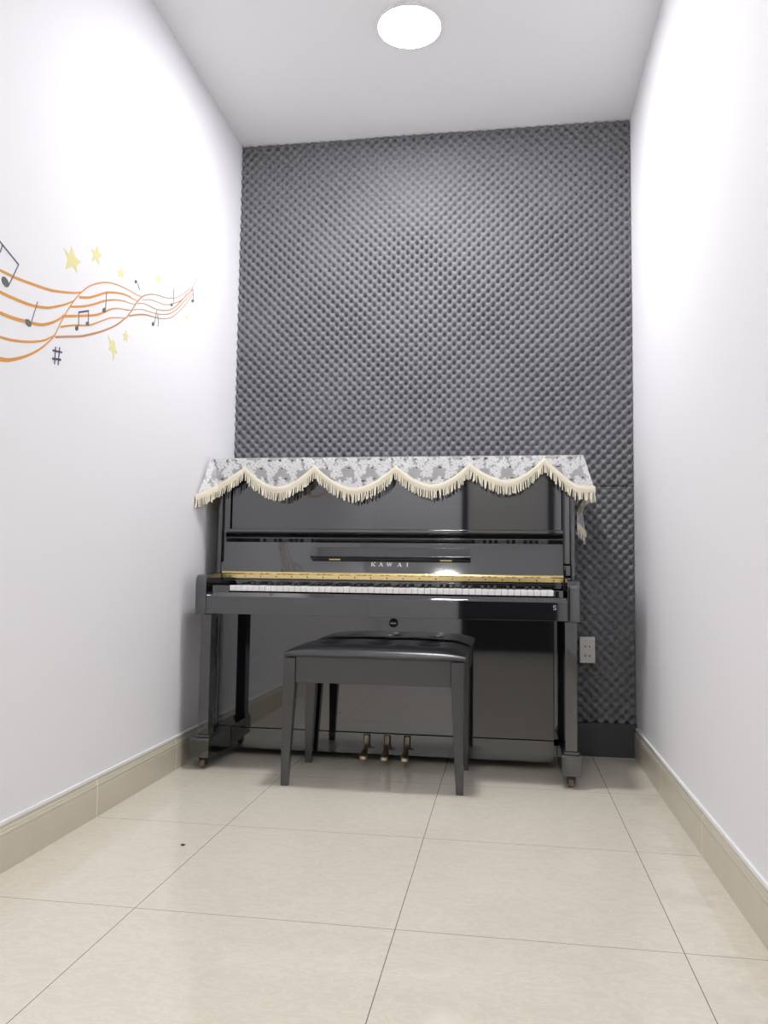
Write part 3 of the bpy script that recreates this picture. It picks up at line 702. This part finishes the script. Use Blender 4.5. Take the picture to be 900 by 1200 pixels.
# braid and fringe follow the bottom edge
def edge_normal(i):
    a, b = path[max(0, i-2)], path[min(ns-1, i+2)]
    dx, dy = b[2]-a[2], b[3]-a[3]; l = math.hypot(dx, dy) or 1
    return dy/l, -dx/l                        # outward
bm = bmesh.new(); prev = None
for i in range(ns):
    _, _, bx, by, bz = path[i]; nx, ny = edge_normal(i)
    ring = [bm.verts.new((bx+nx*d, by+ny*d, bz+dz)) for d, dz in ((0.0012, 0.013), (0.0030, 0.006), (0.0034, -0.006), (0.0014, -0.014), (-0.0006, 0.0))]
    if prev:
        for k in range(5): bm.faces.new((prev[k], ring[k], ring[(k+1) % 5], prev[(k+1) % 5]))
    prev = ring
bmesh.ops.recalc_face_normals(bm, faces=list(bm.faces))
br = obj('braid', bm, M['cream'], cover, 60); br['label'] = 'cream braid trim'
bm = bmesh.new(); d_acc = 0; last = -1
arc = [0.0]
for a, b in zip(path, path[1:]): arc.append(arc[-1]+math.hypot(b[2]-a[2], b[3]-a[3]))
pos = 0.0; i = 0
while pos < arc[-1]:
    while i < ns-2 and arc[i+1] < pos: i += 1
    t = (pos-arc[i])/max(1e-6, arc[i+1]-arc[i]); a, b = path[i], path[i+1]
    bx, by, bz = (a[k]+(b[k]-a[k])*t for k in (2, 3, 4)); nx, ny = edge_normal(i)
    tx, ty = -ny, nx
    if bx < -1.018: nx *= 0.0                 # hangs along the wall there
    L = random.uniform(0.040, 0.050); lean = random.gauss(0, 0.0035); w0 = random.uniform(0.0016, 0.0026); w1 = w0*random.uniform(0.7, 1.15)
    if random.random() < 0.05: lean *= 2.5
    out = random.uniform(0.0005, 0.0035)
    rings = []
    for f, w in ((0.0, w0), (0.5, w0*0.85), (1.0, w1)):
        cx = bx+tx*lean*f+nx*(0.0012+out*f); cy = by+ty*lean*f+ny*(0.0012+out*f); cz = bz-0.008-(L-0.008)*f
        rings.append([bm.verts.new((cx+tx*w, cy+ty*w, cz)), bm.verts.new((cx+nx*w*0.6, cy+ny*w*0.6, cz)), bm.verts.new((cx-tx*w, cy-ty*w, cz)), bm.verts.new((cx-nx*w*0.6, cy-ny*w*0.6, cz))])
    for r0, r1 in zip(rings, rings[1:]):
        for k in range(4): bm.faces.new((r0[k], r1[k], r1[(k+1) % 4], r0[(k+1) % 4]))
    bm.faces.new(rings[-1])
    pos += random.uniform(0.0040, 0.0066)
bmesh.ops.recalc_face_normals(bm, faces=list(bm.faces))
fr = obj('fringe', bm, M['cream'], cover, 60); fr['kind'] = 'stuff'; fr['label'] = 'cream thread fringe'

# ------------------------------------------------------------------ wall socket
oc = thing('wall_socket', 'white double wall socket set in grey foam right of the piano', 'socket', (0.583, 3.535, 0.447))
box('cover_plate', M['plastic'], oc, 0.5505, 0.6145, 3.5345, 3.5885, 0.3925, 0.5035, 0.003, 3)
for z in (0.423, 0.463):
    bm = bmesh.new(); add_box(bm, 0.5640, 0.6010, 3.5325, 3.5344, z-0.015, z+0.015, 0.0008); sk = obj('outlet', bm, M['plastic'], oc, 40)
    for x in (0.5735, 0.5915):
        bm = bmesh.new(); add_lathe(bm, [(0.0032, 0), (0.0032, -0.0012)], (x, 3.5325, z), 'y', 16); obj('pin_hole', bm, M['hole'], sk)

# ------------------------------------------------------------------ crumb on the floor
bm = bmesh.new()
bmesh.ops.create_icosphere(bm, subdivisions=2, radius=0.005)
for v in bm.verts: v.co = Vector((v.co.x*1.2*(1+0.3*math.sin(v.co.y*900)), v.co.y, v.co.z*0.5+0.0025))
cr = obj('crumb', bm, M['crumb'], None, 180); cr.location = (-0.658, 2.171, 0.0)
tag(cr, 'tiny dark crumb on the cream floor tile at left', 'crumb')

# ------------------------------------------------------------------ painted mural on the left wall
mural = thing('wall_mural', 'painted music mural of orange staff lines, notes and stars on left wall', 'mural', (XL, 2.2, 1.55))
XM = XL + 0.0004
def spline(pts, ws, n=7):
    P, Wd = [], []
    m = len(pts)
    for i in range(m-1):
        p0, p1, p2, p3 = pts[max(0, i-1)], pts[i], pts[i+1], pts[min(m-1, i+2)]
        for k in range(n):
            t = k/n
            P.append(tuple(0.5*((2*p1[c])+(-p0[c]+p2[c])*t+(2*p0[c]-5*p1[c]+4*p2[c]-p3[c])*t*t+(-p0[c]+3*p1[c]-3*p2[c]+p3[c])*t**3) for c in (0, 1)))
            Wd.append(ws[i]+(ws[i+1]-ws[i])*t)
    P.append(pts[-1]); Wd.append(ws[-1]); return P, Wd
def ribbon(bm, pts, ws, lift=0.0, mi=0, curved=True):
    if curved and len(pts) > 2: pts, ws = spline(pts, ws)
    x0, x1 = XM-0.0003, XM+lift+0.0004
    prev = None; fs = []
    for i, (y, z) in enumerate(pts):
        a, b = pts[max(0, i-1)], pts[min(len(pts)-1, i+1)]
        dy, dz = b[0]-a[0], b[1]-a[1]; l = math.hypot(dy, dz) or 1e-6
        hw = ws[i]/2; ny, nz = -dz/l*hw, dy/l*hw
        cur = [bm.verts.new(p) for p in ((x0, y+ny, z+nz), (x1, y+ny, z+nz), (x1, y-ny, z-nz), (x0, y-ny, z-nz))]
        if prev:
            for k in range(4): fs.append(bm.faces.new((prev[k], cur[k], cur[(k+1) % 4], prev[(k+1) % 4])))
        else: first = cur
        prev = cur
    fs += [bm.faces.new(first), bm.faces.new(prev)]
    bmesh.ops.recalc_face_normals(bm, faces=fs)
    for f in fs: f.material_index = mi
def blob(bm, poly, lift=0.0, mi=0):
    a = [bm.verts.new((XM-0.0003, y, z)) for y, z in poly]; b = [bm.verts.new((XM+lift+0.0004, y, z)) for y, z in poly]
    fs = [bm.faces.new(a), bm.faces.new(b)]; n = len(a)
    for i in range(n): fs.append(bm.faces.new((a[i], b[i], b[(i+1) % n], a[(i+1) % n])))
    bmesh.ops.recalc_face_normals(bm, faces=fs)
    bmesh.ops.triangulate(bm, faces=fs[:2])
    for f in fs[2:]: f.material_index = mi
    for f in bm.faces[-2*n:] if False else []: pass
for k, (pts, ws, c) in enumerate(STAFF):
    bm = bmesh.new(); ribbon(bm, pts, ws, 0.00003*k)
    o = obj('staff_line', bm, M[c], mural)
for strokes, heads in NOTES:
    bm = bmesh.new()
    for j, (pts, ws) in enumerate(strokes): ribbon(bm, pts, ws, 0.0007+0.00003*j, 0, False)
    o = obj('note', bm, M['ink'], mural)
    for h in heads:
        bm = bmesh.new(); blob(bm, h, 0.0009); obj('note_head', bm, M['noteink'], o)
bm = bmesh.new()
for j, (pts, ws) in enumerate(SHARP): ribbon(bm, pts, ws, 0.0007+0.00003*j, 0, False)
obj('sharp_sign', bm, M['ink'], mural)
for poly in STARS:
    bm = bmesh.new(); blob(bm, poly, 0.0); obj('star', bm, M['star'], mural)

# ------------------------------------------------------------------ camera and view
f_px, yaw, pitch, roll = 927.57, 0.153889, 0.074774, 0.013165
cy, sy, cp, sp = math.cos(yaw), math.sin(yaw), math.cos(pitch), math.sin(pitch)
fwd = Vector((-sy*cp, cy*cp, sp)); r = Vector((cy, sy, 0)); u = r.cross(fwd)
c, s = math.cos(roll), math.sin(roll)
right = c*r + s*u; up = -s*r + c*u
cam = bpy.data.cameras.new('camera'); co = bpy.data.objects.new('camera', cam); COL.objects.link(co)
co.matrix_world = Matrix(((right.x, up.x, -fwd.x, 0.2371), (right.y, up.y, -fwd.y, 0.0), (right.z, up.z, -fwd.z, 0.7741), (0, 0, 0, 1)))
cam.sensor_fit = 'VERTICAL'; cam.sensor_height = 36.0; cam.sensor_width = 27.0
cam.lens = f_px/1200*36.0; cam.clip_start = 0.02
SC.camera = co
w = bpy.data.worlds.new('world'); SC.world = w; w.use_nodes = True
w.node_tree.nodes['Background'].inputs['Color'].default_value = (0.05, 0.05, 0.05, 1)
vs = SC.view_settings
vs.view_transform = 'Standard'; vs.look = 'None'; vs.gamma = 1.0; vs.exposure = 0.0; vs.use_curve_mapping = False
